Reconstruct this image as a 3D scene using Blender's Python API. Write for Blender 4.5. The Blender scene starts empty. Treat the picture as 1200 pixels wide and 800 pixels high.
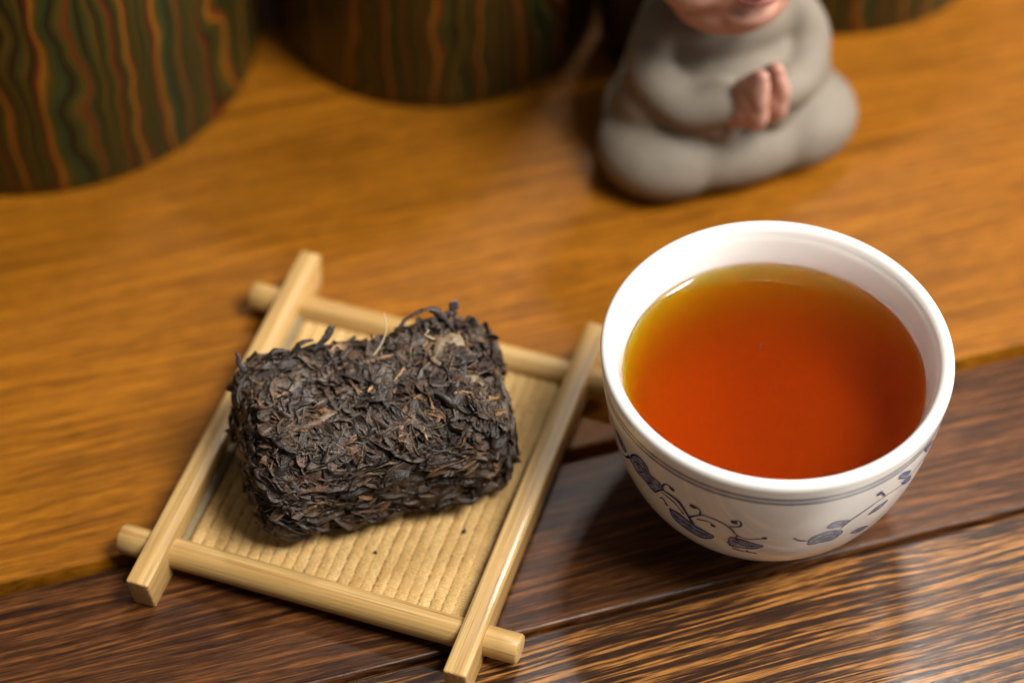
import bpy, bmesh, math, random
import numpy as np
from mathutils import Vector, Matrix, Euler

S = 0.01                                   # everything is authored in centimetres
scene = bpy.context.scene
COL = scene.collection
rad = math.radians

# ------------------------------------------------------------------ camera
TH, DIST = 0.859, 61.04
cam_d = bpy.data.cameras.new('camera')
cam = bpy.data.objects.new('camera', cam_d); COL.objects.link(cam)
cam.location = (0, -DIST * math.cos(TH) * S, DIST * math.sin(TH) * S)
cam.rotation_euler = (math.pi / 2 - TH, 0, 0)
cam_d.sensor_width = 22.3
cam_d.lens = 2784 / 1200 * 22.3
cam_d.clip_start, cam_d.clip_end = 0.02, 50
cam_d.dof.use_dof = True
cam_d.dof.focus_distance = 0.5385
cam_d.dof.aperture_fstop = 3.2
scene.camera = cam

# ------------------------------------------------------------------ light
world = bpy.data.worlds.new('World'); scene.world = world
world.use_nodes = True
bg = world.node_tree.nodes['Background']
bg.inputs[0].default_value = (1.0, 0.90, 0.78, 1)
bg.inputs[1].default_value = 0.10

def area(name, loc, target, size, power, color, size_y=None):
    d = bpy.data.lights.new(name, 'AREA'); d.energy = power; d.color = color
    d.shape = 'RECTANGLE'; d.size = size; d.size_y = size_y or size
    o = bpy.data.objects.new(name, d); COL.objects.link(o)
    o.location = loc
    o.rotation_euler = (Vector(target) - Vector(loc)).to_track_quat('-Z', 'Y').to_euler()
    return o
area('room_light', (0.54, -0.27, 1.05), (0.02, -0.02, 0), 0.44, 18.5, (1.0, 0.955, 0.88), 0.40)
area('window_light', (0.245, 0.63, 1.15), (0.02, -0.03, 0), 0.15, 5.0, (1.0, 0.96, 0.91), 0.07)
area('side_light', (0.95, 0.12, 0.50), (0.03, 0.0, 0.02), 0.36, 9.0, (1.0, 0.96, 0.90))

scene.view_settings.view_transform = 'Standard'
scene.view_settings.look = 'None'
scene.view_settings.exposure = 0.2
scene.view_settings.gamma = 1
scene.render.engine = 'CYCLES'
scene.cycles.max_bounces = 10
scene.cycles.transparent_max_bounces = 12
scene.cycles.sample_clamp_indirect = 0
scene.cycles.caustics_refractive = True        # lamp light reaches the cup wall through the tea
scene.cycles.blur_glossy = 0.0
scene.cycles.transmission_bounces = 12

# ------------------------------------------------------------------ helpers
def mesh(name, V, F, mat=None, smooth=True):
    me = bpy.data.meshes.new(name)
    me.from_pydata([tuple(float(c) * S for c in v) for v in V], [], [tuple(int(i) for i in f) for f in F])
    if mat: me.materials.append(mat)
    if smooth: me.polygons.foreach_set('use_smooth', [True] * len(me.polygons))
    me.update()
    return me

def link(name, me, parent=None, loc=(0, 0, 0), rot=(0, 0, 0)):
    o = bpy.data.objects.new(name, me); COL.objects.link(o)
    o.location = Vector(loc) * S; o.rotation_euler = rot
    if parent: o.parent = parent
    return o

def obj(name, V, F, mat, parent=None, smooth=True, loc=(0, 0, 0), rot=(0, 0, 0)):
    return link(name, mesh(name, V, F, mat, smooth), parent, loc, rot)

def bmobj(name, bm, mat, parent=None, smooth=False, loc=(0, 0, 0), rot=(0, 0, 0)):
    bmesh.ops.recalc_face_normals(bm, faces=bm.faces[:])
    bmesh.ops.scale(bm, vec=(S, S, S), verts=bm.verts[:])
    me = bpy.data.meshes.new(name); bm.to_mesh(me); bm.free()
    me.materials.append(mat)
    if smooth: me.polygons.foreach_set('use_smooth', [True] * len(me.polygons))
    return link(name, me, parent, loc, rot)

def empty(name, loc=(0, 0, 0), rotz=0):
    o = bpy.data.objects.new(name, None); COL.objects.link(o)
    o.location = Vector(loc) * S; o.rotation_euler = (0, 0, rotz)
    o.empty_display_size = 0.01
    return o

def tag(o, label=None, cat=None, group=None, kind=None):
    for k, v in (('label', label), ('category', cat), ('group', group), ('kind', kind)):
        if v: o[k] = v
    return o

def lathe(profile, seg=160, close=False):
    """profile of (r, z); r == 0 at an end becomes a pole"""
    V, F, rings = [], [], []
    for r, z in profile:
        if r <= 1e-6:
            rings.append([len(V)]); V.append((0, 0, z))
        else:
            rings.append(list(range(len(V), len(V) + seg)))
            V += [(r * math.cos(2 * math.pi * k / seg), r * math.sin(2 * math.pi * k / seg), z) for k in range(seg)]
    for a, b in zip(rings, rings[1:]):
        for k in range(seg):
            n = (k + 1) % seg
            if len(a) == 1: F.append((a[0], b[n], b[k]))
            elif len(b) == 1: F.append((a[k], a[n], b[0]))
            else: F.append((a[k], a[n], b[n], b[k]))
    return V, F

def catmull(pts, n=8, closed=False):
    P = [np.array(p, float) for p in pts]
    out = []
    N = len(P)
    rng_ = range(N) if closed else range(N - 1)
    for i in rng_:
        if closed: a, b, c, d = P[(i - 1) % N], P[i], P[(i + 1) % N], P[(i + 2) % N]
        else: a, b, c, d = P[max(i - 1, 0)], P[i], P[i + 1], P[min(i + 2, N - 1)]
        for k in range(n):
            t = k / n
            out.append(.5 * ((2 * b) + (c - a) * t + (2 * a - 5 * b + 4 * c - d) * t * t + (3 * b - a - 3 * c + d) * t ** 3))
    if not closed: out.append(P[-1])
    return out

def tube(pts, radii, seg=8):
    P = [Vector(p) for p in pts]; V, F = [], []
    up = Vector((0.13, 0.21, 1)).normalized()
    if hasattr(radii, '__len__'): radii = np.interp(np.linspace(0, 1, len(P)), np.linspace(0, 1, len(radii)), radii)
    for i, p in enumerate(P):
        t = (P[min(i + 1, len(P) - 1)] - P[max(i - 1, 0)]).normalized()
        a = t.cross(up)
        if a.length < 1e-3: a = t.cross(Vector((1, 0, 0)))
        a.normalize(); b = t.cross(a)
        r = radii[i] if hasattr(radii, '__len__') else radii
        for k in range(seg):
            an = 2 * math.pi * k / seg
            V.append(p + a * (r * math.cos(an)) + b * (r * math.sin(an)))
    n = len(P)
    for i in range(n - 1):
        for k in range(seg):
            m = (k + 1) % seg
            F.append((i * seg + k, i * seg + m, (i + 1) * seg + m, (i + 1) * seg + k))
    F.append(tuple(range(seg - 1, -1, -1))); F.append(tuple(range((n - 1) * seg, n * seg)))
    return V, F

# ------------------------------------------------------------------ node materials
class Mat:
    def __init__(self, name):
        self.m = bpy.data.materials.new(name); self.m.use_nodes = True
        self.nt = self.m.node_tree; self.N = self.nt.nodes; self.L = self.nt.links
        self.b = self.N['Principled BSDF']; self.out = self.N['Material Output']
    def n(self, t, **kw):
        nd = self.N.new(t)
        for k, v in kw.items():
            if k in nd.bl_rna.properties.keys() and k not in nd.inputs.keys(): setattr(nd, k, v)
            else: self.set(nd.inputs[k], v)
        return nd
    def set(self, sock, v):
        if isinstance(v, bpy.types.NodeSocket): self.L.new(v, sock)
        elif isinstance(v, (tuple, list)) and len(v) == 3 and sock.type == 'RGBA': sock.default_value = (*v, 1)
        else: sock.default_value = v
    def math(self, op, a, b=0.0, c=None):
        nd = self.N.new('ShaderNodeMath'); nd.operation = op
        self.set(nd.inputs[0], a); self.set(nd.inputs[1], b)
        if c is not None: self.set(nd.inputs[2], c)
        return nd.outputs[0]
    def coords(self, scale=(100, 100, 100), kind='Object', rot=(0, 0, 0), vec=None):
        if vec is None: vec = self.n('ShaderNodeTexCoord').outputs[kind]
        mp = self.N.new('ShaderNodeMapping'); self.L.new(vec, mp.inputs[0])
        mp.inputs['Scale'].default_value = scale; mp.inputs['Rotation'].default_value = rot
        return mp.outputs[0]
    def noise(self, vec, scale=1, detail=3, rough=.5, dist=0.0):
        nd = self.N.new('ShaderNodeTexNoise'); self.L.new(vec, nd.inputs['Vector'])
        nd.inputs['Scale'].default_value = scale; nd.inputs['Detail'].default_value = detail
        nd.inputs['Roughness'].default_value = rough; nd.inputs['Distortion'].default_value = dist
        return nd.outputs['Fac']
    def ramp(self, fac, stops, interp='LINEAR'):
        nd = self.N.new('ShaderNodeValToRGB'); cr = nd.color_ramp; cr.interpolation = interp
        while len(cr.elements) < len(stops): cr.elements.new(0.5)
        for e, (p, c) in zip(cr.elements, stops):
            e.position = p; e.color = (*c, 1) if len(c) == 3 else c
        self.L.new(fac, nd.inputs[0]); return nd.outputs[0]
    def mix(self, fac, a, b, mode='MIX'):
        nd = self.N.new('ShaderNodeMix'); nd.data_type = 'RGBA'; nd.blend_type = mode
        self.set(nd.inputs[0], fac); self.set(nd.inputs[6], a); self.set(nd.inputs[7], b)
        return nd.outputs[2]
    def bump(self, h, strength=.3, dist=.0005, normal=None):
        nd = self.N.new('ShaderNodeBump'); self.L.new(h, nd.inputs['Height'])
        nd.inputs['Strength'].default_value = strength; nd.inputs['Distance'].default_value = dist
        if normal: self.L.new(normal, nd.inputs['Normal'])
        return nd.outputs[0]
    def done(self, color=None, rough=None, normal=None, **kw):
        if color is not None: self.set(self.b.inputs['Base Color'], color)
        if rough is not None: self.set(self.b.inputs['Roughness'], rough)
        if normal is not None: self.L.new(normal, self.b.inputs['Normal'])
        for k, v in kw.items(): self.set(self.b.inputs[k], v)
        return self.m

def grey(v): return (v, v, v)

def wood(name, dark, mid, light, lo, hi, streak=3.2, along=0.10, rough=.28, seed=0.0, coat=.25, pore=.55, spec=.5):
    """straight-grained varnished wood, grain along local X"""
    m = Mat(name)
    c = m.coords((100, 100, 100))
    add = m.n('ShaderNodeVectorMath', operation='ADD'); m.L.new(c, add.inputs[0]); add.inputs[1].default_value = (seed, seed * 1.7, 0)
    c = add.outputs[0]
    big = m.noise(m.coords((.055, .34, .3), vec=c), 1, 2, .5)
    w = m.n('ShaderNodeCombineXYZ', Y=m.math('MULTIPLY', m.math('SUBTRACT', big, .5), 1.3))
    ad = m.n('ShaderNodeVectorMath', operation='ADD'); m.L.new(c, ad.inputs[0]); m.L.new(w.outputs[0], ad.inputs[1])
    cw = ad.outputs[0]
    s1 = m.noise(m.coords((along, streak, 1), vec=cw), 1, 4, .62, .25)
    s2 = m.noise(m.coords((along * 2.6, streak * 3.3, 1), vec=cw), 1, 3, .6, .15)
    s3 = m.noise(m.coords((along * 7, streak * 9, 1), vec=cw), 1, 2, .6)
    f = m.math('ADD', m.math('MULTIPLY', s1, .54), m.math('MULTIPLY', s2, .46))
    col = m.ramp(f, [(lo, dark), ((lo + hi) / 2, mid), (hi, light)])
    pores = m.ramp(s3, [(.38, grey(1 - pore)), (.52, grey(1.0))])
    col = m.mix(1.0, col, pores, 'MULTIPLY')
    blotch = m.ramp(m.noise(m.coords((.12, .45, 1), vec=c), 1, 3, .55), [(.3, grey(.86)), (.7, grey(1.08))])
    col = m.mix(1.0, col, blotch, 'MULTIPLY')
    s4 = m.noise(m.coords((1.6, 46, 1), vec=cw), 1, 2, .7)
    col = m.mix(1.0, col, m.ramp(s4, [(.36, grey(.66)), (.5, grey(1.0)), (.66, grey(1.16))]), 'MULTIPLY')
    h = m.math('ADD', m.math('ADD', m.math('MULTIPLY', f, .6), m.math('MULTIPLY', s3, .5)), m.math('MULTIPLY', s4, .3))
    smear = m.noise(m.coords((.5, 1.3, 1), vec=c), 1, 4, .6)
    rg = m.math('ADD', rough - .07, m.math('MULTIPLY', smear, .14))
    return m.done(col, rg, m.bump(h, .28, .0004), **{'Coat Weight': coat, 'Coat Roughness': .14, 'Specular IOR Level': spec})

M = {}
M['orange'] = wood('honey_wood', (.130, .041, .002), (.268, .092, .004), (.375, .136, .007), .36, .62, streak=5.5, along=.13, rough=.42, coat=.0, pore=.42, spec=.17)
M['wenge'] = wood('dark_wenge_wood', (.026, .0098, .0045), (.082, .029, .0095), (.22, .080, .020), .41, .61, streak=6.5, along=.20, rough=.30, seed=7.3, coat=.0, pore=.6, spec=.26)
M['zebra'] = wood('striped_wenge_wood', (.034, .015, .0085), (.105, .042, .014), (.37, .160, .040), .472, .555, streak=5.4, along=.17, rough=.24, seed=3.1, coat=.25, pore=.6, spec=.5)
m = Mat('dark_gap'); M['gap'] = m.done((.010, .006, .004), .8)

def bamboo():
    m = Mat('bamboo'); c = m.coords((100, 100, 100))
    info = m.n('ShaderNodeObjectInfo')
    add = m.n('ShaderNodeVectorMath', operation='ADD'); m.L.new(c, add.inputs[0])
    cb = m.n('ShaderNodeCombineXYZ', X=m.math('MULTIPLY', info.outputs['Random'], 40.0), Y=m.math('MULTIPLY', info.outputs['Random'], 9.0))
    m.L.new(cb.outputs[0], add.inputs[1]); c = add.outputs[0]
    s1 = m.noise(m.coords((.10, 5.5, 5.5), vec=c), 1, 4, .6, .2)
    s2 = m.noise(m.coords((.35, 22, 22), vec=c), 1, 2, .6)
    col = m.ramp(s1, [(.28, (.38, .21, .062)), (.5, (.50, .305, .105)), (.72, (.60, .40, .165))])
    fib = m.ramp(s2, [(.32, grey(.62)), (.46, grey(.95)), (.6, grey(1.04))])
    col = m.mix(1.0, col, fib, 'MULTIPLY')
    spot = m.ramp(m.noise(m.coords((1.2, 3, 3), vec=c), 1, 3, .6), [(.62, grey(1.0)), (.74, grey(.72))])
    col = m.mix(.5, col, spot, 'MULTIPLY')
    return m.done(col, .42, m.bump(m.math('ADD', s1, m.math('MULTIPLY', s2, .5)), .22, .0004), **{'Coat Weight': .08})
M['bamboo'] = bamboo()
m = Mat('bamboo_end_grain'); c = m.coords((100, 100, 100))
dots = m.n('ShaderNodeTexVoronoi', Vector=c, Scale=9.0)
col = m.ramp(dots.outputs['Distance'], [(.12, (.26, .13, .045)), (.40, (.52, .32, .13))])
M['endgrain'] = m.done(col, .75, m.bump(dots.outputs['Distance'], .4, .0003))

def straw():
    m = Mat('woven_straw'); c = m.coords((100, 100, 100))
    info = m.n('ShaderNodeObjectInfo')
    cb = m.n('ShaderNodeCombineXYZ', X=m.math('MULTIPLY', info.outputs['Random'], 60.0), Y=0.0)
    add = m.n('ShaderNodeVectorMath', operation='ADD'); m.L.new(c, add.inputs[0]); m.L.new(cb.outputs[0], add.inputs[1])
    n1 = m.noise(m.coords((3.0, 1.2, 1), vec=add.outputs[0]), 1, 3, .65)
    n2 = m.noise(m.coords((16, 40, 20), vec=add.outputs[0]), 1, 2, .6)
    col = m.ramp(n1, [(.25, (.47, .28, .09)), (.5, (.58, .37, .135)), (.75, (.68, .47, .20))])
    col = m.mix(.85, col, m.ramp(n2, [(.32, grey(.58)), (.6, grey(1.12))]), 'MULTIPLY')
    return m.done(col, .62, m.bump(n2, .25, .0003))
M['straw'] = straw()
m = Mat('straw_backing'); M['backing'] = m.done((.20, .11, .04), .8)
m = Mat('painted_edge_shade'); c = m.coords((100, 100, 100))
M['shade_strip'] = m.done(m.ramp(m.noise(c, 14, 2), [(.3, (.17, .125, .06)), (.7, (.25, .19, .10))]), .7)  # dull straw tone: the shade beside the bar is put into this colour

# ------------------------------------------------------------------ the table: boards with open joints
PYAW = math.atan(.296)
table = tag(empty('table_top', (0, -3.95, 0), PYAW), kind='structure')
def board(name, t0, t1, mat, bev, z=0.0, th=2.0, s0=-46, s1=46):
    bm = bmesh.new(); bmesh.ops.create_cube(bm, size=1)
    for v in bm.verts:
        v.co.x = s0 if v.co.x < 0 else s1; v.co.y = t0 if v.co.y < 0 else t1; v.co.z = z - th if v.co.z < 0 else z
    bmesh.ops.bevel(bm, geom=[e for e in bm.edges if abs(e.verts[0].co.z - z) < 1e-4 and abs(e.verts[1].co.z - z) < 1e-4], offset=bev, segments=4, affect='EDGES', profile=.5)
    o = bmobj(name, bm, mat, table, True)
    o.data.set_sharp_from_angle(angle=rad(45)) if hasattr(o.data, 'set_sharp_from_angle') else None
    return o
tag(board('board', 0.0, 34, M['orange'], .10), 'wide honey-orange varnished board')
tag(board('board', -4.84, -.30, M['wenge'], .16), 'narrow dark brown board')
tag(board('board', -17, -4.93, M['zebra'], .13), 'boldly striped dark and tan board')
bm = bmesh.new(); bmesh.ops.create_cube(bm, size=1)
for v in bm.verts:
    v.co.x *= 91; v.co.y = -16.8 if v.co.y < 0 else 33.8; v.co.z = -2.6 if v.co.z < 0 else -1.1
# a support under the joints, narrower than the boards' undersides
bm2 = bmesh.new()
for t0, t1, zt in ((-.295, -.005, -.55), (-4.926, -4.844, -.35)):
    r_ = bmesh.ops.create_cube(bm2, size=1)['verts']
    for v in r_:
        v.co.x *= 90; v.co.y = t0 if v.co.y < 0 else t1; v.co.z = -1.9 if v.co.z < 0 else zt
bm.free()
bmobj('joint_filler', bm2, M['gap'], table)

# ------------------------------------------------------------------ bamboo tray
TX, TY, TPH = -3.247, -4.328, -0.321
W, LV, BL, DL = 7.765, 8.127, 11.0, 9.967
tray = tag(empty('bamboo_tray', (TX, TY, 0), TPH), 'square bamboo tray with crossed bars and woven straw mat, holding the tea brick', 'tray')
def bar(u):
    bm = bmesh.new(); bmesh.ops.create_cube(bm, size=1)
    for v in bm.verts: v.co.x *= BL; v.co.y *= .56; v.co.z = 0 if v.co.z < 0 else 1.1
    bmesh.ops.subdivide_edges(bm, edges=[e for e in bm.edges if abs(e.verts[0].co.x - e.verts[1].co.x) > 1], cuts=9)
    # the underside of each end is cut back a little
    for v in bm.verts:
        if v.co.z < .1 and abs(v.co.x) > BL / 2 - .01: v.co.x *= (BL - .35) / BL
        if v.co.z < .1 and abs(v.co.x) < BL / 2 - 1.6: v.co.z += .28
    bmesh.ops.bevel(bm, geom=[e for e in bm.edges if e.calc_face_angle(0) > .6], offset=.06, segments=3, affect='EDGES', profile=.5)
    o = bmobj('side_bar', bm, M['bamboo'], tray, True, (u, 0, 0), (0, 0, math.pi / 2))
    o.data.set_sharp_from_angle(angle=rad(38))
    o.data.materials.append(M['endgrain'])
    for p in o.data.polygons:
        if abs(p.normal.x) > .8: p.material_index = 1
    return o
bar(-W / 2); bar(W / 2)
def dowel(v, length):
    rng = random.Random(int(v * 10) + 90)
    r = .36; n = 26; seg = 28; V, F = [], []
    prof = [(-length / 2, r - .07), (-length / 2 + .015, r - .03), (-length / 2 + .06, r)]
    prof += [(-length / 2 + .06 + (length - .12) * k / n, r) for k in range(1, n)]
    prof += [(length / 2 - .06, r), (length / 2 - .015, r - .03), (length / 2, r - .07)]
    for i, (x, rr) in enumerate(prof):
        for k in range(seg):
            a = 2 * math.pi * k / seg
            q = rr * (1 + .025 * math.sin(3 * a + v) + .012 * math.sin(7 * a + x * .3) + rng.uniform(-.004, .004))
            V.append((x, q * math.cos(a), q * math.sin(a)))
    for i in range(len(prof) - 1):
        for k in range(seg):
            m_ = (k + 1) % seg
            F.append((i * seg + k, (i + 1) * seg + k, (i + 1) * seg + m_, i * seg + m_))
    F.append(tuple(range(seg))); F.append(tuple(range(len(V) - 1, len(V) - seg - 1, -1)))
    o = obj('cross_dowel', V, F, M['bamboo'], tray, True, (0, v, .56))
    o.data.materials.append(M['endgrain'])
    o.data.polygons[-1].material_index = 1; o.data.polygons[-2].material_index = 1
    o.data.set_sharp_from_angle(angle=rad(50))
dowel(-LV / 2, DL); dowel(LV / 2, DL)

# woven mat: ribbed cords side by side
MATZ = .60
mu, mv = W / 2 - .29, LV / 2 - .16
mat = empty('woven_mat', (0, 0, 0)); mat.parent = tray
bm = bmesh.new(); bmesh.ops.create_cube(bm, size=1)
for v in bm.verts: v.co.x *= 2 * mu; v.co.y *= 2 * mv; v.co.z = MATZ - .16 if v.co.z < 0 else MATZ - .075
bmobj('backing', bm, M['backing'], mat)
PITCH = .285; ncord = int((2 * mu - .22) / PITCH)
def cord_mesh(seed):
    rng = random.Random(seed); V, F = [], []
    step = .072; n = int(2 * mv / step); seg = 9; per = 4
    rings = n * per
    jit = [rng.uniform(.88, 1.05) for _ in range(n + 2)]
    sh = [rng.uniform(-.008, .008) for _ in range(n + 2)]
    for i in range(rings + 1):
        k, fr = divmod(i, per)
        y = -mv + 2 * mv * i / rings
        bulge = abs(math.sin(math.pi * fr / per)) if fr else 0.0
        ww = (.138 + .016 * bulge) * jit[k]
        hh = (.014 + .044 * bulge) * jit[k]
        tilt = .012
        for s in range(seg):
            a = math.pi * s / (seg - 1)
            V.append((ww * math.cos(a) + sh[k], y + tilt * math.cos(a), MATZ - .075 + hh * 1.0 * math.sin(a)))
    for i in range(rings):
        for s in range(seg - 1):
            a = i * seg + s
            F.append((a, a + 1, a + seg + 1, a + seg))
    return mesh('cord', V, F, M['straw'])
cords = [cord_mesh(k) for k in range(6)]
rng = random.Random(5)
for k in range(ncord):
    x = -mu + .20 + PITCH * (k + .5)
    link('cord', cords[rng.randrange(6)], mat, (x + rng.uniform(-.012, .012), 0, rng.uniform(-.006, .006)))
bm = bmesh.new(); bmesh.ops.create_cube(bm, size=1)  # added strip along one mat edge, stands in for the bar's shadow
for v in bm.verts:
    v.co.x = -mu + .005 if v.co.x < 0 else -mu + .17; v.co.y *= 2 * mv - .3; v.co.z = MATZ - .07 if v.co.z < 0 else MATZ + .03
tag(bmobj('edge_shade', bm, M['shade_strip'], mat), 'dull straw-brown strip, painted shade along the side bar')

# ------------------------------------------------------------------ pressed tea brick
def leaf_material():
    m = Mat('dried_tea_leaf'); c = m.coords((100, 100, 100))
    at = m.n('ShaderNodeAttribute', attribute_name='tone')
    al = m.n('ShaderNodeAttribute', attribute_name='along').outputs['Vector']
    n1 = m.noise(c, 5, 4, .6); n2 = m.noise(m.coords((5, 34, 1), vec=al), 1, 3, .6, .4)
    n3 = m.noise(c, 22, 3, .6)
    var = m.ramp(n1, [(.32, grey(.55)), (.50, grey(1.0)), (.72, grey(1.55))])
    col = m.mix(1.0, at.outputs['Color'], var, 'MULTIPLY')
    rg = m.math('ADD', .21, m.math('MULTIPLY', n3, .32))
    return m.done(col, rg, m.bump(m.math('ADD', m.math('ADD', n1, m.math('MULTIPLY', n2, .55)), m.math('MULTIPLY', n3, .25)), .8, .0007), **{'Specular IOR Level': .62})
M['leaf'] = leaf_material()

def leaf_geo(rng, L, w, curl, bend, twist, thick, nu=10, nv=10, crumple=.10):
    t = np.linspace(-.5, .5, nu)
    ph = rng.uniform(0, 6.28)
    a = bend * 2 * t + .35 * bend * np.sin(6 * t + ph)
    dx = np.cos(a) * L / (nu - 1); dz = np.sin(a) * L / (nu - 1)
    cxs = np.cumsum(dx); cxs -= cxs.mean(); czs = np.cumsum(dz); czs -= czs.mean()
    cys = .10 * L * rng.uniform(-1, 1) * (4 * t * t - .3) + .04 * L * np.sin(7 * t + ph * 2)
    asym = rng.uniform(-.15, .15)
    wp = w * .5 * np.clip(1 - np.abs(2 * (t + asym * (.25 - t * t))) ** 2.4, 0, 1) ** .55 + w * .07
    wp *= 1 + rng.uniform(-.09, .09, nu)
    phi = np.linspace(0, 2 * np.pi, nv, endpoint=False)
    u = np.cos(phi); h = np.sin(phi)
    cu = curl * (1 + .4 * np.sin(4 * t + ph))
    V = []
    for i in range(nu):
        rr = wp[i] / max(abs(cu[i]), .2)
        an = u * cu[i]
        rad_ = rr - h * thick * .5
        y = rad_ * np.sin(an); z = rr - rad_ * np.cos(an)
        fold = .16 * w * np.sin(u * 3.2 + ph + 3 * t[i]) * rng.uniform(.4, 1.2)
        z = z + fold - .3 * wp[i]
        tw = twist * 2 * t[i]
        y2 = y * np.cos(tw) - z * np.sin(tw); z2 = y * np.sin(tw) + z * np.cos(tw)
        for j in range(nv): V.append((cxs[i], cys[i] + y2[j], czs[i] + z2[j]))
    V = np.array(V) + rng.normal(0, crumple * w * .20, (nu * nv, 3))
    global LUV
    ofs = rng.uniform(0, 50, 3)
    LUV = np.array([(t[i] * L + ofs[0], u[j] * w * .5 + ofs[1], ofs[2]) for i in range(nu) for j in range(nv)])
    F = []
    for i in range(nu - 1):
        for j in range(nv):
            k = (j + 1) % nv
            F.append((i * nv + j, i * nv + k, (i + 1) * nv + k, (i + 1) * nv + j))
    F.append(tuple(range(nv - 1, -1, -1))); F.append(tuple(range((nu - 1) * nv, nu * nv)))
    return V, F

TONES = [((.026, .020, .017), 5), ((.040, .030, .024), 4), ((.017, .014, .013), 4), ((.060, .042, .027), 2.2),
         ((.050, .044, .040), 2.2), ((.095, .058, .032), .8), ((.14, .09, .048), .6), ((.045, .022, .013), 1.0)]
tw_ = np.array([t[1] for t in TONES]); tw_ = tw_ / tw_.sum()
def pick_tone(rng):
    c = np.array(TONES[rng.choice(len(TONES), p=tw_)][0]) * rng.uniform(.8, 1.3) * np.array([1.75, 1.48, 1.24])
    return c
def set_luv(me, uv):
    at = me.attributes.new('along', 'FLOAT_VECTOR', 'POINT')
    at.data.foreach_set('vector', np.asarray(uv, np.float32).ravel())
def set_tone(me, cols):
    at = me.attributes.new('tone', 'FLOAT_COLOR', 'POINT')
    buf = np.ones((len(me.vertices), 4), np.float32); buf[:, :3] = cols
    at.data.foreach_set('color', buf.ravel())

BH = np.array([3.02, 1.95, 1.49]); BR = 1.0
BRICK_Z = MATZ + .01
brick = tag(empty('tea_brick', (-3.40, -4.52, BRICK_Z), rad(15.0)), 'dark brown brick of compressed tea leaves lying on the straw mat', 'tea brick')
def relief(x, y):
    return (.13 * math.exp(-((x - 1.7) ** 2 + (y - 1.2) ** 2) / .8) - .09 * math.exp(-((x - .25) ** 2 / .5 + (y - 1.7) ** 2 / .3))
            + .05 * math.sin(1.7 * x + 2.1 * y) + .04 * math.sin(3.7 * x - 2.9 * y + 1) - .07 * math.exp(-((x + .4) ** 2 + (y + .4) ** 2) / 1.6))
def skew(s):
    s = np.array(s, float)
    s[..., 0] += .11 * np.maximum(0, s[..., 1] + BH[1]) * np.clip(s[..., 0] / BH[0], 0, 1)
    return s
def on_box(p):
    q = np.clip(p, -(BH - BR), BH - BR)
    n = p - q; n = n / np.linalg.norm(n)
    s = q + n * BR
    if n[2] > .3: s = s + np.array([0, 0, relief(s[0], s[1])])
    # the pressed edge is uneven
    s = skew(s)
    s = s * (1 + .020 * math.sin(3.1 * s[0] + 5 * s[1]) + .018 * math.sin(5 * s[2] + 3.3 * s[0]))
    return s, n
def sample(rng, faces=None):
    A = np.array([BH[1] * BH[2], BH[1] * BH[2], BH[0] * BH[2], BH[0] * BH[2], BH[0] * BH[1], BH[0] * BH[1] * 1.9])
    if faces is not None: A = A * np.array(faces)
    f = rng.choice(6, p=A / A.sum())
    p = rng.uniform(-1, 1, 3) * BH; ax, sg = f // 2, (-1, 1)[f % 2]
    p[ax] = sg * BH[ax]
    return on_box(p)
def leaf_frame(rng, n, tilt, flat=0.0):
    n = n + rng.normal(0, tilt, 3); n /= np.linalg.norm(n)
    d = rng.normal(0, 1, 3)
    if flat and abs(n[2]) < .6: d[2] *= (1 - flat)
    x = d - n * (d @ n); x /= np.linalg.norm(x)
    y = np.cross(n, x)
    return np.stack([x, y, n], 1)

# the solid core, rough enough to fill what shows between leaves
nr = np.random.default_rng(2)
bm = bmesh.new(); bmesh.ops.create_cube(bm, size=2)
bmesh.ops.subdivide_edges(bm, edges=bm.edges[:], cuts=20, use_grid_fill=True)
for v in bm.verts:
    s, n = on_box(np.array(v.co) * BH)
    s = s - n * (.10 + .05 * nr.random())
    v.co = s + np.array([0, 0, BH[2]])
core = bmobj('core', bm, M['leaf'], brick, True)
set_tone(core.data, np.array([.014, .010, .008]))

# countless small leaf fragments pressed together: one mesh
nr = np.random.default_rng(11)
AV, AF, AC, AU, off = [], [], [], [], 0
NMASS = 3000
for k in range(NMASS):
    s, n = sample(nr)
    top = n[2] > .55
    L = nr.uniform(.38, 1.10) * (1.0 if top else 1.35) * (1.0 if np.abs(n).max() > .93 else .70); w = L * nr.uniform(.18, .60)
    V, F = leaf_geo(nr, L, w, nr.uniform(.4, 2.6) if top else nr.uniform(.3, 1.5), nr.normal(0, .38), nr.normal(0, .6), .040, 9, 10, .09)
    V[:, 2] *= .78
    loose = top and s[0] > .9 and s[1] > .1 and nr.random() < .6
    R = leaf_frame(nr, n, .36 if loose else .16 if top else .06, .85)
    V = V @ R.T + s + n * nr.uniform(-.08, .035) + np.array([0, 0, BH[2]])
    V[:, 2] = np.maximum(V[:, 2], .012 + .02 * nr.random())
    AV.append(V); AF += [tuple(i + off for i in f) for f in F]; off += len(V)
    AU.append(LUV); AC.append(np.repeat(pick_tone(nr)[None], len(V), 0))
AV = np.concatenate(AV); AC = np.concatenate(AC)
lm = obj('leaf_fragments', AV, AF, M['leaf'], brick); lm['kind'] = 'stuff'
set_tone(lm.data, AC); set_luv(lm.data, np.concatenate(AU))

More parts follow.
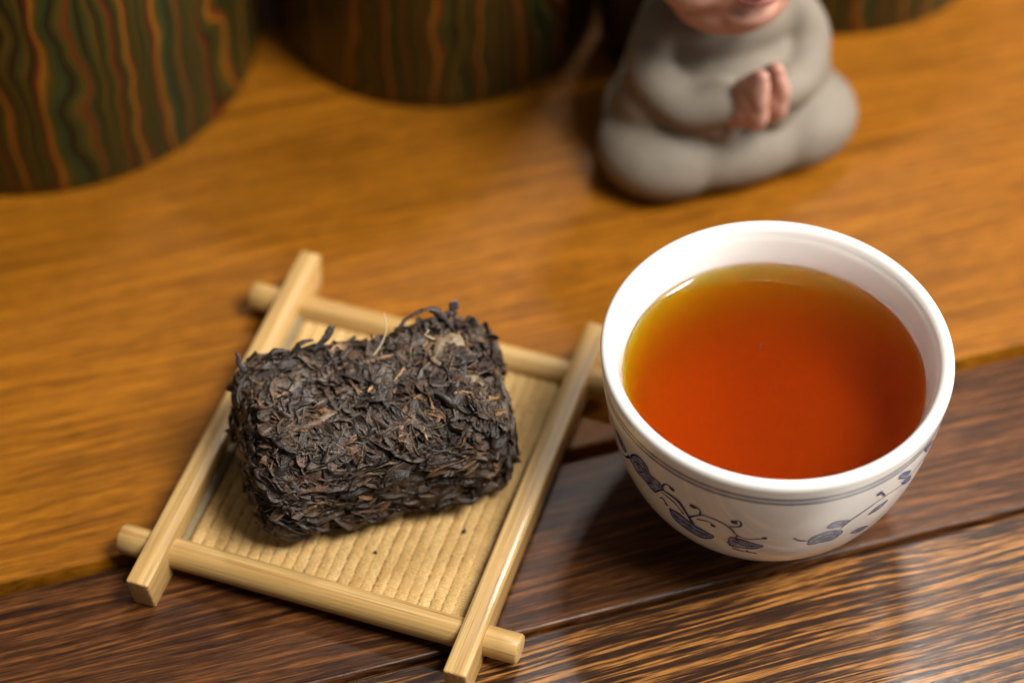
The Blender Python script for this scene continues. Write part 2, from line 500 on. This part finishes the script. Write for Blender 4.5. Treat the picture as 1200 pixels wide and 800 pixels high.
# single leaves one can pick out
nr = np.random.default_rng(23)
variants = []
for k in range(60):
    L = nr.uniform(.60, 1.20); w = L * nr.uniform(.18, .46)
    V, F = leaf_geo(nr, L, w, nr.uniform(.6, 2.6), nr.normal(0, .38), nr.normal(0, .6), .042, 12, 10, .07); V[:, 2] *= .85
    me = mesh('leaf', V, F, M['leaf']); set_tone(me, pick_tone(nr) * 1.08); set_luv(me, LUV); variants.append(me)
for k in range(270):
    for _ in range(40):
        s, n = sample(nr, (.5, .55, 1.5, .15, 0.0, 1.9))
        if np.abs(n).max() > .95: break
    top = n[2] > .55
    R = leaf_frame(nr, n, .13 if top else .05, .85)
    p = s + n * nr.uniform(-.03, .055) + np.array([0, 0, BH[2]])
    if p[2] < .42: p[2] = .42
    o = link('leaf', variants[k % 60], brick, p, Matrix(R.tolist()).to_euler())
# leaves that stand off the back edge and corners
def special(name, pts, radii, tone, flat=None, seg=8):
    P = [skew(p) for p in catmull(pts, 5)]
    rr = np.interp(np.linspace(0, 1, len(P)), np.linspace(0, 1, len(radii)), radii)
    nr_ = np.random.default_rng(abs(hash(name)) % 1000 if False else len(pts) * 7 + int(abs(pts[0][0]) * 100))
    V, F = tube([p + nr_.normal(0, .012, 3) for p in P], rr, seg)
    V = np.array([list(v) for v in V])
    if flat is not None:      # flatten towards the centre line in one direction
        d = np.array(flat, float); d /= np.linalg.norm(d)
        for i, p in enumerate(P):
            sl = slice(i * seg, (i + 1) * seg)
            q = V[sl] - p; V[sl] = p + q - .68 * np.outer(q @ d, d)
        V = V + nr_.normal(0, .008, V.shape)
    me = mesh(name, V, F, M['leaf']); set_tone(me, np.array(tone)); return link(name, me, brick)
TZ = 2 * BH[2]
special('leaf', [(-2.62, 1.42, TZ - .25), (-2.72, 1.50, TZ + .05), (-2.74, 1.54, TZ + .38)], [.09, .075, .02], (.075, .060, .062), (0, 1, 0))
special('leaf', [(.9, 1.45, TZ + .05), (1.25, 1.6, TZ + .30), (1.65, 1.66, TZ + .42), (1.85, 1.62, TZ + .30), (2.0, 1.5, TZ + .05)], [.05, .09, .10, .15, .08], (.055, .044, .040), (0, .6, 1))
special('leaf', [(2.15, 1.55, TZ - .05), (2.24, 1.62, TZ + .22), (2.22, 1.66, TZ + .48)], [.08, .13, .10], (.060, .050, .056), (0, 1, 0))
special('leaf', [(2.52, 1.15, TZ - .25), (2.60, 1.22, TZ + .05), (2.58, 1.22, TZ + .28)], [.12, .12, .07], (.040, .036, .034), (.3, 1, 0))
special('leaf', [(-.95, 1.42, TZ - .02), (-.62, 1.58, TZ + .20), (-.42, 1.68, TZ + .44)], [.06, .13, .10], (.052, .042, .036), (0, 1, .3))
special('leaf', [(-1.45, 1.52, TZ - .05), (-1.18, 1.62, TZ + .14), (-.9, 1.66, TZ + .10)], [.07, .13, .05], (.036, .030, .027), (0, .6, 1))
special('leaf', [(-2.05, 1.5, TZ - .12), (-1.85, 1.58, TZ + .10), (-1.55, 1.52, TZ + .06)], [.08, .15, .06], (.034, .028, .026), (0, .6, 1))
tag(special('leaf', [(1.62, .42, TZ + .07), (1.80, .72, TZ + .16), (2.10, .82, TZ + .17), (2.22, .55, TZ + .12)], [.05, .16, .20, .10], (.24, .175, .105), (.1, .2, 1)), 'large pale tan leaf')
special('leaf', [(1.50, .62, TZ + .14), (1.62, .25, TZ + .13), (1.90, -.12, TZ + .10)], [.05, .07, .045], (.17, .12, .07), (0, 0, 1))
special('leaf', [(2.05, -.45, TZ + .03), (2.35, -.35, TZ + .0), (2.55, -.55, TZ - .12)], [.07, .15, .08], (.21, .145, .085), (.2, 0, 1))
special('leaf', [(-2.1, -.95, TZ - .0), (-1.5, -.78, TZ + .04), (-.85, -.52, TZ + .03)], [.07, .12, .06], (.115, .075, .042), (0, 0, 1))
special('leaf', [(-.1, -1.68, 1.55), (.2, -1.72, 1.82), (.62, -1.74, 1.80), (1.1, -1.72, 1.60)], [.03, .045, .05, .03], (.10, .072, .036))
special('leaf', [(-.1, -1.68, 1.55), (-.06, -1.73, 1.30), (.2, -1.74, 1.20)], [.03, .045, .03], (.10, .072, .036))
tag(special('stem', [(-.6, .72, TZ + .0), (.1, .70, TZ + .05), (.78, .76, TZ + .08)], [.05, .06, .045], (.155, .078, .036)), 'brown leaf stalk')
special('stem', [(-.35, .42, TZ + .02), (-.30, .15, TZ + .06), (-.22, -.2, TZ + .02)], [.035, .04, .03], (.12, .07, .04))
special('stem', [(.1, -.15, TZ + .0), (.28, .05, TZ + .05), (.5, .12, TZ + .03)], [.02, .025, .015], (.17, .125, .07))
m = Mat('pale_fibre'); M['fibre'] = m.done((.62, .50, .32), .5)
V, F = tube(catmull([(.35, .85, TZ + .06), (.60, 1.00, TZ + .25), (.78, 1.18, TZ + .55), (.80, 1.42, TZ + .86)], 6), [.017] * 10 + [.012] * 6 + [.007] * 3, 6)
tag(obj('fibre', V, F, M['fibre'], brick), 'thin pale fibre')
V, F = tube([(1.72, 1.25, TZ + .22), (1.78, 1.12, TZ + .26), (1.66, 1.0, TZ + .26), (1.86, .86, TZ + .20)], .014, 6)
tag(obj('fibre', V, F, M['fibre'], brick), 'thin pale fibre')

# crumbs that fell from the brick
def crumb(u, v, z, r, label, tone=(.02, .014, .012), onmat=True):
    bm = bmesh.new(); bmesh.ops.create_icosphere(bm, subdivisions=2, radius=r)
    rr = random.Random(int(u * 100))
    for q in bm.verts: q.co *= rr.uniform(.7, 1.15); q.co.z = max(q.co.z, -r * .55)
    ca, sa = math.cos(TPH), math.sin(TPH)
    p = (TX + u * ca - v * sa, TY + u * sa + v * ca, z) if onmat else (u, v, z)
    o = bmobj('tea_crumb', bm, M['leaf'], None, True, (p[0], p[1], p[2] + r * .5)); set_tone(o.data, np.array(tone))
    tag(o, label, 'crumb', 'tea crumbs on the mat')
    return o
def to_tray(x, y):
    dx, dy = x - TX, y - TY; ca, sa = math.cos(TPH), math.sin(TPH)
    return dx * ca + dy * sa, -dx * sa + dy * ca
crumb(*to_tray(-3.21, -7.07), MATZ - .01, .045, 'tiny black tea crumb on the straw mat near the long front dowel')
crumb(*to_tray(-1.13, -6.46), MATZ - .01, .055, 'tiny black tea crumb on the straw mat by the side bar beside the cup')

# ------------------------------------------------------------------ porcelain cup
CX, CY = 6.0, -4.89
OUT = [(1.95, 0.0), (2.02, .10), (2.0, .45), (2.2, .62), (2.62, .92), (3.02, 1.4), (3.35, 2.0), (3.62, 2.8), (3.80, 3.6), (3.92, 4.4), (3.98, 5.0), (4.0, 5.25)]
cup = tag(empty('tea_cup', (CX, CY, 0)), 'white porcelain cup with painted blue vines and double rim line', 'cup')
m = Mat('porcelain'); tc = m.n('ShaderNodeTexCoord').outputs['Object']
sx = m.n('ShaderNodeSeparateXYZ', Vector=tc); zz = m.math('MULTIPLY', sx.outputs[2], 100.0)
rr_ = m.math('MULTIPLY', m.math('SQRT', m.math('ADD', m.math('POWER', sx.outputs[0], 2.0), m.math('POWER', sx.outputs[1], 2.0))), 100.0)
outside = m.math('GREATER_THAN', rr_, 3.84)
wob = m.math('MULTIPLY', m.math('SUBTRACT', m.noise(m.coords((100, 100, 100)), 1.1, 2), .5), .035)
zw = m.math('ADD', zz, wob)
def band(z0, w): return m.math('LESS_THAN', m.math('ABSOLUTE', m.math('SUBTRACT', zw, z0)), w)
line = m.math('MULTIPLY', m.math('MAXIMUM', band(5.015, .036), band(4.85, .036)), outside)
wash = m.math('MULTIPLY', band(4.935, .06), outside)
col = m.mix(m.math('MULTIPLY', wash, .4), (.86, .845, .81), (.50, .54, .60))
ink = m.ramp(m.noise(m.coords((100, 100, 100)), 2.0, 3), [(.3, (.012, .016, .10)), (.7, (.030, .036, .17))])
col = m.mix(m.math('MULTIPLY', line, .92), col, ink)
M['porcelain'] = m.done(col, .09, m.bump(m.noise(m.coords((100, 100, 100)), 1.4, 1), .02, .0006), **{'Coat Weight': .4, 'Coat Roughness': .03, 'Subsurface Weight': .12, 'Subsurface Radius': (.003, .003, .003), 'Subsurface Scale': 1.0})
TEA_Z = 4.49
INN = [(0, 1.30), (.8, 1.30), (1.7, 1.33), (2.4, 1.48), (2.83, 1.85), (3.09, 2.4), (3.27, 3.1), (3.38, 3.8), (3.46, 4.4), (3.51, 4.75), (3.60, 5.1), (3.66, 5.26)]
lip = [(4.0, 5.25), (4.005, 5.33), (3.985, 5.41), (3.935, 5.465), (3.86, 5.49), (3.78, 5.465), (3.71, 5.39), (3.66, 5.26)]
outp = [tuple(p) for p in catmull(OUT[3:], 5)]
innp = [tuple(p) for p in catmull(INN[2:], 5)]
prof = [(0, .42), (1.7, .40), (1.76, .12), (1.80, .0)] + OUT[:3] + outp[:-1] + [tuple(p) for p in catmull(lip, 3)][:-1] + innp[::-1] + [(.8, 1.30), (0, 1.30)]
V, F = lathe(prof, 192)
body = obj('body', V, F, M['porcelain'], cup)
m = Mat('wetted_porcelain'); body.data.materials.append(m.done((.86, .845, .81), .6, **{'Specular IOR Level': .04}))   # glaze under liquid hardly reflects
for p in body.data.polygons:
    if p.center.z < (TEA_Z - .05) * S and p.normal.z > 0 and p.center.z > .5 * S and p.center.xy.length < np.interp(p.center.z / S, [q[1] for q in outp], [q[0] for q in outp]) * S - .15 * S: p.material_index = 1

# painted vines: thin glaze shapes lying on the wall, drawn in (angle, height)
opr = np.array([p[0] for p in outp]); opz = np.array([p[1] for p in outp])
def wall(ang, z, lift):
    r = float(np.interp(z, opz, opr)); dr = float(np.interp(z + .05, opz, opr) - np.interp(z - .05, opz, opr)) / .1
    k = math.hypot(1, dr); r2 = r + lift / k; z2 = z - lift * dr / k
    return (r2 * math.cos(rad(ang)), r2 * math.sin(rad(ang)), z2)
m = Mat('blue_ink'); M['ink'] = m.done(m.ramp(m.noise(m.coords((100, 100, 100)), 5, 3), [(.3, (.008, .012, .085)), (.7, (.026, .034, .17))]), .12)
m = Mat('blue_wash'); M['wash'] = m.done(m.ramp(m.noise(m.coords((100, 100, 100)), 7, 4, .6), [(.32, (.065, .085, .22)), (.52, (.17, .21, .38)), (.70, (.42, .47, .60))]), .12)
def stroke(pts, w0, w1, shift=0, name='painted_stroke', lift=.010):
    K = math.radians(1) * 3.75
    P = [np.array((p[0] * K, p[1])) for p in catmull(pts, 7)]
    V, F = [], []
    for i, p in enumerate(P):
        t = P[min(i + 1, len(P) - 1)] - P[max(i - 1, 0)]; t = t / (np.linalg.norm(t) + 1e-9)
        nn = np.array((-t[1], t[0])); f = i / (len(P) - 1)
        w = (w0 + (w1 - w0) * f) * .5 * (1 + .25 * math.sin(9 * f + pts[0][0]))
        for sgn in (-1, 0, 1):
            q = p + nn * w * sgn; V.append(wall(q[0] / K + shift, q[1], lift))
    for i in range(len(P) - 1):
        for s in (0, 1):
            a = i * 3 + s; F.append((a, a + 1, a + 4, a + 3))
    return obj(name, V, F, M['ink'], cup)
def blob(pts, shift=0, mat='wash', outline=.04, name='painted_leaf'):
    P = catmull(pts, 6, True); c = sum(P) / len(P); V, F = [], []; n = len(P); nr_ = 6
    if name == 'painted_flower':      # scalloped petals
        P = [c + (p - c) * (1 + .13 * abs(math.sin(5.5 * math.pi * i / n)) - .10) for i, p in enumerate(P)]
        pts = [tuple(p) for p in P[::2]]
    for k in range(nr_, 0, -1):
        for p in P:
            q = c + (p - c) * (k / nr_); V.append(wall(q[0] + shift, q[1], .007))
    V.append(wall(c[0] + shift, c[1], .007))
    for k in range(nr_ - 1):
        for i in range(n):
            j = (i + 1) % n; F.append((k * n + i, k * n + j, (k + 1) * n + j, (k + 1) * n + i))
    for i in range(n): F.append(((nr_ - 1) * n + i, (nr_ - 1) * n + (i + 1) % n, nr_ * n))
    o = obj(name, V, F, M[mat], cup)
    if outline:
        s = stroke(list(pts) + [pts[0]], outline, outline * .7, shift, 'outline'); s.parent = o
    return o
def dot(a, z, r, shift=0):
    K = math.radians(1) * 3.75
    return blob([(a + r / K * math.cos(t), z + r * math.sin(t)) for t in (0, 1.05, 2.1, 3.14, 4.2, 5.25)], shift, 'ink', 0, 'painted_dot')
for sh in (0, 180):
    # flower and leaves on the left of the motif
    f1 = blob([(-150.1, 3.95), (-144.8, 4.38), (-140.3, 4.41), (-138.8, 4.13), (-134.9, 4.1), (-133.0, 3.86), (-137.1, 3.47), (-140.8, 3.50), (-145.2, 3.60), (-148.9, 3.70)], sh, name='painted_flower', outline=.042)
    for pts in ([(-147, 4.0), (-143, 4.1), (-140.5, 3.9)], [(-144.5, 3.75), (-141.5, 3.95), (-138, 3.8)], [(-142, 4.3), (-140, 4.05), (-137, 4.0)], [(-140.5, 3.6), (-138.5, 3.75), (-136, 3.65)]):
        stroke(pts, .05, .02, sh)
    blob([(-159.6, 4.2), (-155.5, 4.22), (-152.3, 3.96), (-155.9, 3.82)], sh)
    stroke([(-150, 3.95), (-154, 3.6), (-160, 3.5), (-167, 3.8)], .07, .03, sh)
    stroke([(-133.4, 3.86), (-127.0, 3.81), (-123.5, 3.4), (-121.5, 3.04)], .07, .11, sh)
    stroke([(-134, 3.72), (-128.5, 3.62), (-124.8, 3.3)], .035, .05, sh)
    stroke([(-133.3, 3.96), (-131.9, 4.19), (-129.4, 4.24)], .04, .05, sh); dot(-129.0, 4.17, .075, sh)
    stroke([(-135.1, 3.36), (-133.6, 3.43), (-132.6, 3.28)], .05, .04, sh); dot(-132.4, 3.25, .05, sh)
    blob([(-131.2, 3.15), (-126.9, 3.2), (-122.4, 3.02), (-117.1, 2.92), (-113.6, 2.78), (-118.4, 2.42), (-124.7, 2.5), (-130.1, 2.72)], sh, outline=.042)
    stroke([(-130, 2.95), (-122, 2.78), (-115, 2.76)], .05, .02, sh)
    stroke([(-127, 2.65), (-122, 2.62), (-118, 2.60)], .03, .02, sh)
    stroke([(-122.8, 3.3), (-118.9, 3.61), (-116.1, 3.72), (-110.6, 3.66), (-107.2, 3.46), (-105.1, 3.22), (-101.0, 3.13), (-95.9, 3.28)], .055, .035, sh)
    dot(-95.7, 3.28, .065, sh)
    stroke([(-118.5, 3.65), (-118.4, 3.88), (-121.0, 3.95)], .045, .05, sh); dot(-121.0, 3.90, .085, sh)
    stroke([(-108.6, 3.56), (-104.4, 3.70), (-104.6, 3.93), (-107.0, 3.86)], .045, .05, sh); dot(-106.4, 3.83, .085, sh)
    stroke([(-119.8, 3.39), (-115.4, 3.49), (-113.7, 3.38)], .04, .03, sh); dot(-113.7, 3.37, .06, sh)
    blob([(-108.4, 2.79), (-106.4, 3.08), (-100.9, 2.98), (-96.1, 2.86), (-97.9, 2.64), (-103.5, 2.54), (-107.8, 2.56)], sh, name='painted_flower')
    stroke([(-106.5, 2.9), (-103.0, 2.75), (-99.0, 2.78)], .04, .02, sh); stroke([(-105.1, 3.22), (-105.4, 3.05), (-104.5, 2.9)], .04, .04, sh)
    stroke([(-106.7, 2.41), (-102.0, 2.33), (-101.0, 2.45)], .045, .03, sh); stroke([(-101.5, 2.36), (-97.7, 2.33)], .03, .05, sh)
    # the second spray climbing towards the rim
    blob([(-80.2, 2.95), (-78.6, 3.28), (-74.7, 3.38), (-69.7, 3.33), (-67.9, 3.05), (-70.2, 2.84), (-75.3, 2.82), (-79.6, 2.83)], sh, name='painted_flower')
    stroke([(-78, 3.05), (-74, 3.2), (-70, 3.1)], .05, .03, sh); stroke([(-76, 2.9), (-73, 3.05), (-70.5, 2.95)], .04, .02, sh)
    stroke([(-85.7, 3.3), (-83.4, 3.14), (-80.2, 3.08)], .07, .03, sh)
    blob([(-75.1, 3.62), (-72.4, 3.80), (-66.4, 3.64), (-68.8, 3.52), (-73.0, 3.53)], sh, 'wash', .03)
    stroke([(-69.2, 3.38), (-66.4, 3.64), (-60.5, 3.9), (-53.9, 4.07), (-45.2, 4.02), (-37.8, 4.25), (-28, 4.1), (-18, 4.3)], .045, .03, sh)
    blob([(-58.9, 3.51), (-56.4, 3.70), (-51.3, 3.72), (-54.0, 3.50)], sh, 'wash', .03)
    stroke([(-53.7, 4.04), (-55.3, 4.22), (-57.2, 4.45)], .04, .05, sh); dot(-57.6, 4.38, .08, sh)
    blob([(-50.0, 4.55), (-48.6, 4.68), (-43.5, 4.42), (-45.0, 4.25)], sh, 'wash', .03)
    blob([(-46.8, 4.18), (-42.2, 4.12), (-40.7, 3.83), (-44, 3.9)], sh, 'wash', .03)
    blob([(-37.8, 4.84), (-32.7, 4.76), (-30, 4.55), (-34.1, 4.5)], sh, 'wash', .03)
    blob([(-63.1, 2.81), (-60.2, 2.92), (-54.5, 2.66), (-57.8, 2.58)], sh, 'wash', .03)

# the tea: a clear body of liquid with real absorption, its edge creeping up the glaze
m = Mat('black_tea'); nt = m.nt
m.N.remove(m.b)
gls = m.n('ShaderNodeBsdfGlass', Roughness=0.0, IOR=1.333)
m.L.new(gls.outputs[0], m.out.inputs['Surface'])
ab1 = m.n('ShaderNodeVolumeAbsorption', Color=(.962, .880, 0.0), Density=400.0)
m.L.new(ab1.outputs[0], m.out.inputs['Volume'])
M['tea'] = m.m
ipr = np.array([p[0] for p in innp]); ipz = np.array([p[1] for p in innp])
tp = [(0, 1.29), (.8, 1.29)] + [(r + .012, z - .006) for r, z in innp if z < TEA_Z + .03]
rt = float(np.interp(TEA_Z + .09, ipz, ipr))
tp += [(rt + .016, TEA_Z + .062)] + [(rt + .004 - d, TEA_Z + .050 * math.exp(-d / .20)) for d in (0, .02, .045, .075, .11, .15, .20, .26, .33, .41, .50, .62, .78, 1.0)] + [(1.2, TEA_Z), (0, TEA_Z)]
V, F = lathe(tp, 160)
tag(obj('tea', V, F, M['tea'], None, True, (CX, CY, 0)), 'clear reddish amber tea filling the porcelain cup', 'tea')

# ------------------------------------------------------------------ lacquered striped canisters
def lacquer(seed, freq=1.0):
    m = Mat('striped_lacquer')
    tc = m.n('ShaderNodeTexCoord').outputs['Object']
    s = m.n('ShaderNodeSeparateXYZ', Vector=tc)
    ang = m.math('ARCTAN2', s.outputs[1], s.outputs[0])
    z = m.math('MULTIPLY', s.outputs[2], 100.0)
    ca = m.math('MULTIPLY', m.math('COSINE', ang), 5.5); sa = m.math('MULTIPLY', m.math('SINE', ang), 5.5)
    v = m.n('ShaderNodeCombineXYZ', X=m.math('ADD', ca, seed), Y=sa, Z=m.math('MULTIPLY', z, .22))
    n1 = m.noise(v.outputs[0], .40, 1, .4)
    v2 = m.n('ShaderNodeCombineXYZ', X=m.math('ADD', ca, seed), Y=sa, Z=m.math('MULTIPLY', z, 1.0))
    n2 = m.noise(v2.outputs[0], .8, 0, .5)
    arc = m.math('MULTIPLY', ang, 5.5)
    f = m.math('ADD', m.math('MULTIPLY', arc, .80), m.math('ADD', m.math('MULTIPLY', n1, 2.0), m.math('MULTIPLY', n2, .42)))
    f = m.math('MULTIPLY', f, freq)
    fr_ = m.math('FRACT', m.math('MULTIPLY', f, .44))
    G = (.034, .040, .007); O = (.27, .100, .008); Rd = (.125, .024, .006); K = (.009, .009, .003); Y = (.082, .048, .006); T = (.014, .040, .014)
    seq = [G, Y, K, G, Y, Rd, K, G, Y, O, Rd, G, K, Y, G, K, G, Y, K, Rd, O, Y, G, T, K, G, Y, Rd, G, K]
    st = [(i / len(seq), c) for i, c in enumerate(seq)]
    col = m.ramp(fr_, st, 'CONSTANT')
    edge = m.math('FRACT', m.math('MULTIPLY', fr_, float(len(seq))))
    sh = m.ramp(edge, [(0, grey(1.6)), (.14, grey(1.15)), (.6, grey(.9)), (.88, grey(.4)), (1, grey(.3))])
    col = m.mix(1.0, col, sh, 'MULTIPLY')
    return m.done(col, .38, m.bump(edge, .25, .0008))
def canister(x, y, r, h, seed, rot, label):
    c = tag(empty('canister', (x, y, 0), rot), label, 'canister', 'striped canisters behind the tray')
    body = [(0, 0.0), (r - .12, 0.0), (r - .03, .04), (r, .14)]
    body += [(r * (1 + .012 * math.sin(math.pi * k / 16)), .14 + (h - .3) * k / 16) for k in range(1, 17)]
    body += [(r - .04, h - .05), (r - .14, h), (0, h)]
    V, F = lathe(body, 96)
    mt = lacquer(seed)
    obj('body', V, F, mt, c)
    lid = [(0, h + .004), (r - .25, h + .004), (r - .2, h + .06), (r - .22, h + 1.0), (r - .4, h + 1.15), (0, h + 1.25)]
    V, F = lathe(lid, 96); ld = obj('lid', V, F, M['lid'], c)
    V, F = lathe([(0, h + 1.2), (.5, h + 1.2), (.45, h + 1.5), (.7, h + 1.8), (.5, h + 2.05), (0, h + 2.1)], 32); obj('knob', V, F, M['lid'], ld)
    return c
m = Mat('dark_lacquer'); M['lid'] = m.done(m.ramp(m.noise(m.coords((100, 100, 100)), .8, 3), [(.3, (.02, .010, .005)), (.7, (.045, .02, .008))]), .35)
canister(-13.6, 11.45, 6.3, 10.5, 3.0, rad(10), 'wide canister with wavy red, orange and green lacquer stripes')
canister(-2.25, 13.4, 4.8, 10.5, 21.0, rad(40), 'narrow striped canister between the wide canister and the monk figurine')
canister(9.5, 16.6, 4.95, 10.5, 41.0, rad(0), 'striped canister standing behind the monk figurine')

m = Mat('dark_red_wood'); M['jar'] = m.done(m.ramp(m.noise(m.coords((60, 60, 12)), 1, 3), [(.3, (.012, .004, .002)), (.7, (.030, .009, .004))]), .5)
jar = tag(empty('jar', (3.9, 11.35, 0)), 'small dark reddish-brown jar between the figurine and the narrow striped canister', 'jar')
V, F = lathe([(0, 0), (1.25, 0), (1.33, .05), (1.45, 1.2), (1.5, 3.0), (1.45, 5.0), (1.25, 5.9), (1.05, 6.3), (1.05, 6.6), (0, 6.6)], 64); obj('body', V, F, M['jar'], jar)
V, F = lathe([(0, 6.604), (1.15, 6.604), (1.18, 6.7), (1.15, 7.1), (.95, 7.25), (0, 7.3)], 64); obj('lid', V, F, M['jar'], jar)

# ------------------------------------------------------------------ monk figurine
def clay(name, c0, c1, rough=.55):
    m = Mat(name); c = m.coords((100, 100, 100))
    n1 = m.noise(c, 1.2, 4, .6); n2 = m.noise(c, 18, 2, .6)
    return m.done(m.ramp(n1, [(.3, c0), (.7, c1)]), rough, m.bump(n2, .12, .0003))
M['robe'] = clay('grey_clay_robe', (.165, .138, .105), (.21, .178, .140), .72)
M['skin'] = clay('pink_clay_skin', (.44, .22, .165), (.52, .29, .22), .5)
M['lips'] = clay('red_clay_lips', (.22, .065, .05), (.28, .085, .065), .4)
M['brow'] = clay('dark_painted_line', (.03, .02, .015), (.05, .03, .02), .5)

def ellip(bm, c, r, rot=(0, 0, 0), sub=3):
    mt = Matrix.Translation(Vector(c)) @ Euler(rot).to_matrix().to_4x4() @ Matrix.Diagonal((*r, 1))
    bmesh.ops.create_icosphere(bm, subdivisions=sub, radius=1, matrix=mt)
def limb(bm, pts, radii, n=7):
    P = catmull(pts, n); rr = np.interp(np.linspace(0, 1, len(P)), np.linspace(0, 1, len(radii)), radii)
    for p, r in zip(P, rr): ellip(bm, p, (r, r, r), sub=2)
def fuse(name, bm, mat, parent, voxel=.09, smooth=8):
    """fuse overlapping volumes into one continuous skin"""
    bmesh.ops.scale(bm, vec=(S, S, S), verts=bm.verts[:])
    me = bpy.data.meshes.new(name); bm.to_mesh(me); bm.free()
    tmp = bpy.data.objects.new('tmp', me); COL.objects.link(tmp)
    rm = tmp.modifiers.new('r', 'REMESH'); rm.mode = 'VOXEL'; rm.voxel_size = voxel * S
    sm = tmp.modifiers.new('s', 'SMOOTH'); sm.iterations = smooth; sm.factor = .5
    dg = bpy.context.evaluated_depsgraph_get(); dg.update()
    out = bpy.data.meshes.new_from_object(tmp.evaluated_get(dg))
    bpy.data.objects.remove(tmp)
    out.materials.clear(); out.materials.append(mat)
    out.polygons.foreach_set('use_smooth', [True] * len(out.polygons))
    return link(name, out, parent)

monk = tag(empty('monk_figurine', (5.62, 7.5, 0), rad(19)), 'small clay monk figurine in grey robe with palms pressed together', 'figurine')
bm = bmesh.new()
ellip(bm, (0, .1, 1.25), (3.1, 2.2, 1.55))                 # lap and robe skirt
ellip(bm, (-1.7, -.72, 1.02), (1.85, 1.62, 1.22)); ellip(bm, (1.7, -.72, 1.02), (1.85, 1.62, 1.22))   # knees
ellip(bm, (0, -.95, 1.05), (2.7, 1.5, 1.12))
ellip(bm, (0, .2, 2.1), (2.65, 1.85, 2.2))                 # trunk
for sg in (-1, 1): ellip(bm, (sg * 1.95, -.15, 2.15), (1.0, 1.1, 1.2))
ellip(bm, (0, .35, 4.0), (2.2, 1.35, 1.1))                 # shoulders
for sg in (-1, 1):
    limb(bm, [(sg * 1.70, .15, 4.2), (sg * 2.15, -.35, 3.4), (sg * 1.60, -1.25, 2.85), (sg * .72, -1.75, 3.1)], [.66, .64, .62, .56])
    limb(bm, [(sg * 1.5, -1.05, 2.5), (sg * .72, -1.62, 2.30)], [.60, .50], 4)       # hanging sleeve
for v in bm.verts: v.co.z = max(v.co.z, 0.0)
fuse('robe', bm, M['robe'], monk, .085, 20)
for sg in (-1, 1):                                          # pressed palms, fingers upward
    bm = bmesh.new()
    base = Vector((sg * .27, -2.25, 3.25)); up = Vector((0, -.22, 1)).normalized()
    ellip(bm, base + up * .15, (.31, .54, .62), (rad(12), 0, 0))
    limb(bm, [base - up * .42 + Vector((sg * .10, .32, 0)), base], [.32, .38], 4)
    for k, (oy, L_) in enumerate(((-.33, .80), (-.11, 1.02), (.11, .98), (.32, .76))):
        a = base + Vector((0, oy, .25)); limb(bm, [a, a + up * L_ * .5 + Vector((sg * .03, -oy * .10, 0)), a + up * L_ + Vector((-sg * .06, -oy * .50, 0))], [.20, .195, .15], 5)
    limb(bm, [base + Vector((sg * .02, .36, -.1)), base + Vector((sg * .04, .40, .25)), base + Vector((0, .36, .52))], [.20, .19, .15], 5)
    piv = Vector((0, -2.25, 3.25)); rz = Matrix.Rotation(rad(14), 3, 'Z')
    for v in bm.verts: v.co = piv + rz @ ((v.co - piv) * 1.1)
    fuse('hand', bm, M['skin'], monk, .05, 9)
bm = bmesh.new()
HZ = 8.25
ellip(bm, (0, -.25, HZ), (2.62, 2.45, 2.5)); ellip(bm, (0, -.75, HZ - .95), (2.1, 1.75, 1.5))
for sg in (-1, 1):
    ellip(bm, (sg * 1.25, -1.55, HZ - .85), (.95, .85, .85)); ellip(bm, (sg * 2.62, .0, HZ - .45), (.30, .50, .85))
ellip(bm, (0, -2.72, HZ - .45), (.34, .32, .28)); ellip(bm, (0, -2.10, HZ - 1.75), (.75, .50, .45))
ellip(bm, (0, -1.0, HZ - 1.95), (1.6, 1.35, 1.1)); limb(bm, [(.3, .1, 4.6), (.2, 0, 5.6)], [.9, 1.1], 4)
head = fuse('head', bm, M['skin'], monk, .09, 7)
V, F = tube(catmull([(-.55, -2.50, HZ - 0.98), (-.25, -2.66, HZ - 1.06), (0, -2.70, HZ - 1.04), (.25, -2.66, HZ - 1.06), (.55, -2.50, HZ - 0.98)], 5), [.05, .10, .12, .11, .12, .10, .05], 10)
obj('mouth', V, F, M['lips'], head)
for sg in (-1, 1):
    V, F = tube(catmull([(sg * .5, -2.62, HZ - .05), (sg * .9, -2.52, HZ - .18), (sg * 1.3, -2.25, HZ - .05)], 5), .045, 8); obj('closed_eye', V, F, M['brow'], head)
    V, F = tube(catmull([(sg * .45, -2.56, HZ + .50), (sg * .9, -2.40, HZ + .66), (sg * 1.35, -2.10, HZ + .52)], 5), .05, 8); obj('eyebrow', V, F, M['brow'], head)

head.location.x = -.45 * S

# a speck floating on the tea
sp = crumb(5.77, -4.0, TEA_Z - .015, .03, 'tiny dark speck floating on the tea', onmat=False)
del sp['group']

monk.scale = (1.05, 1.10, 1.04)
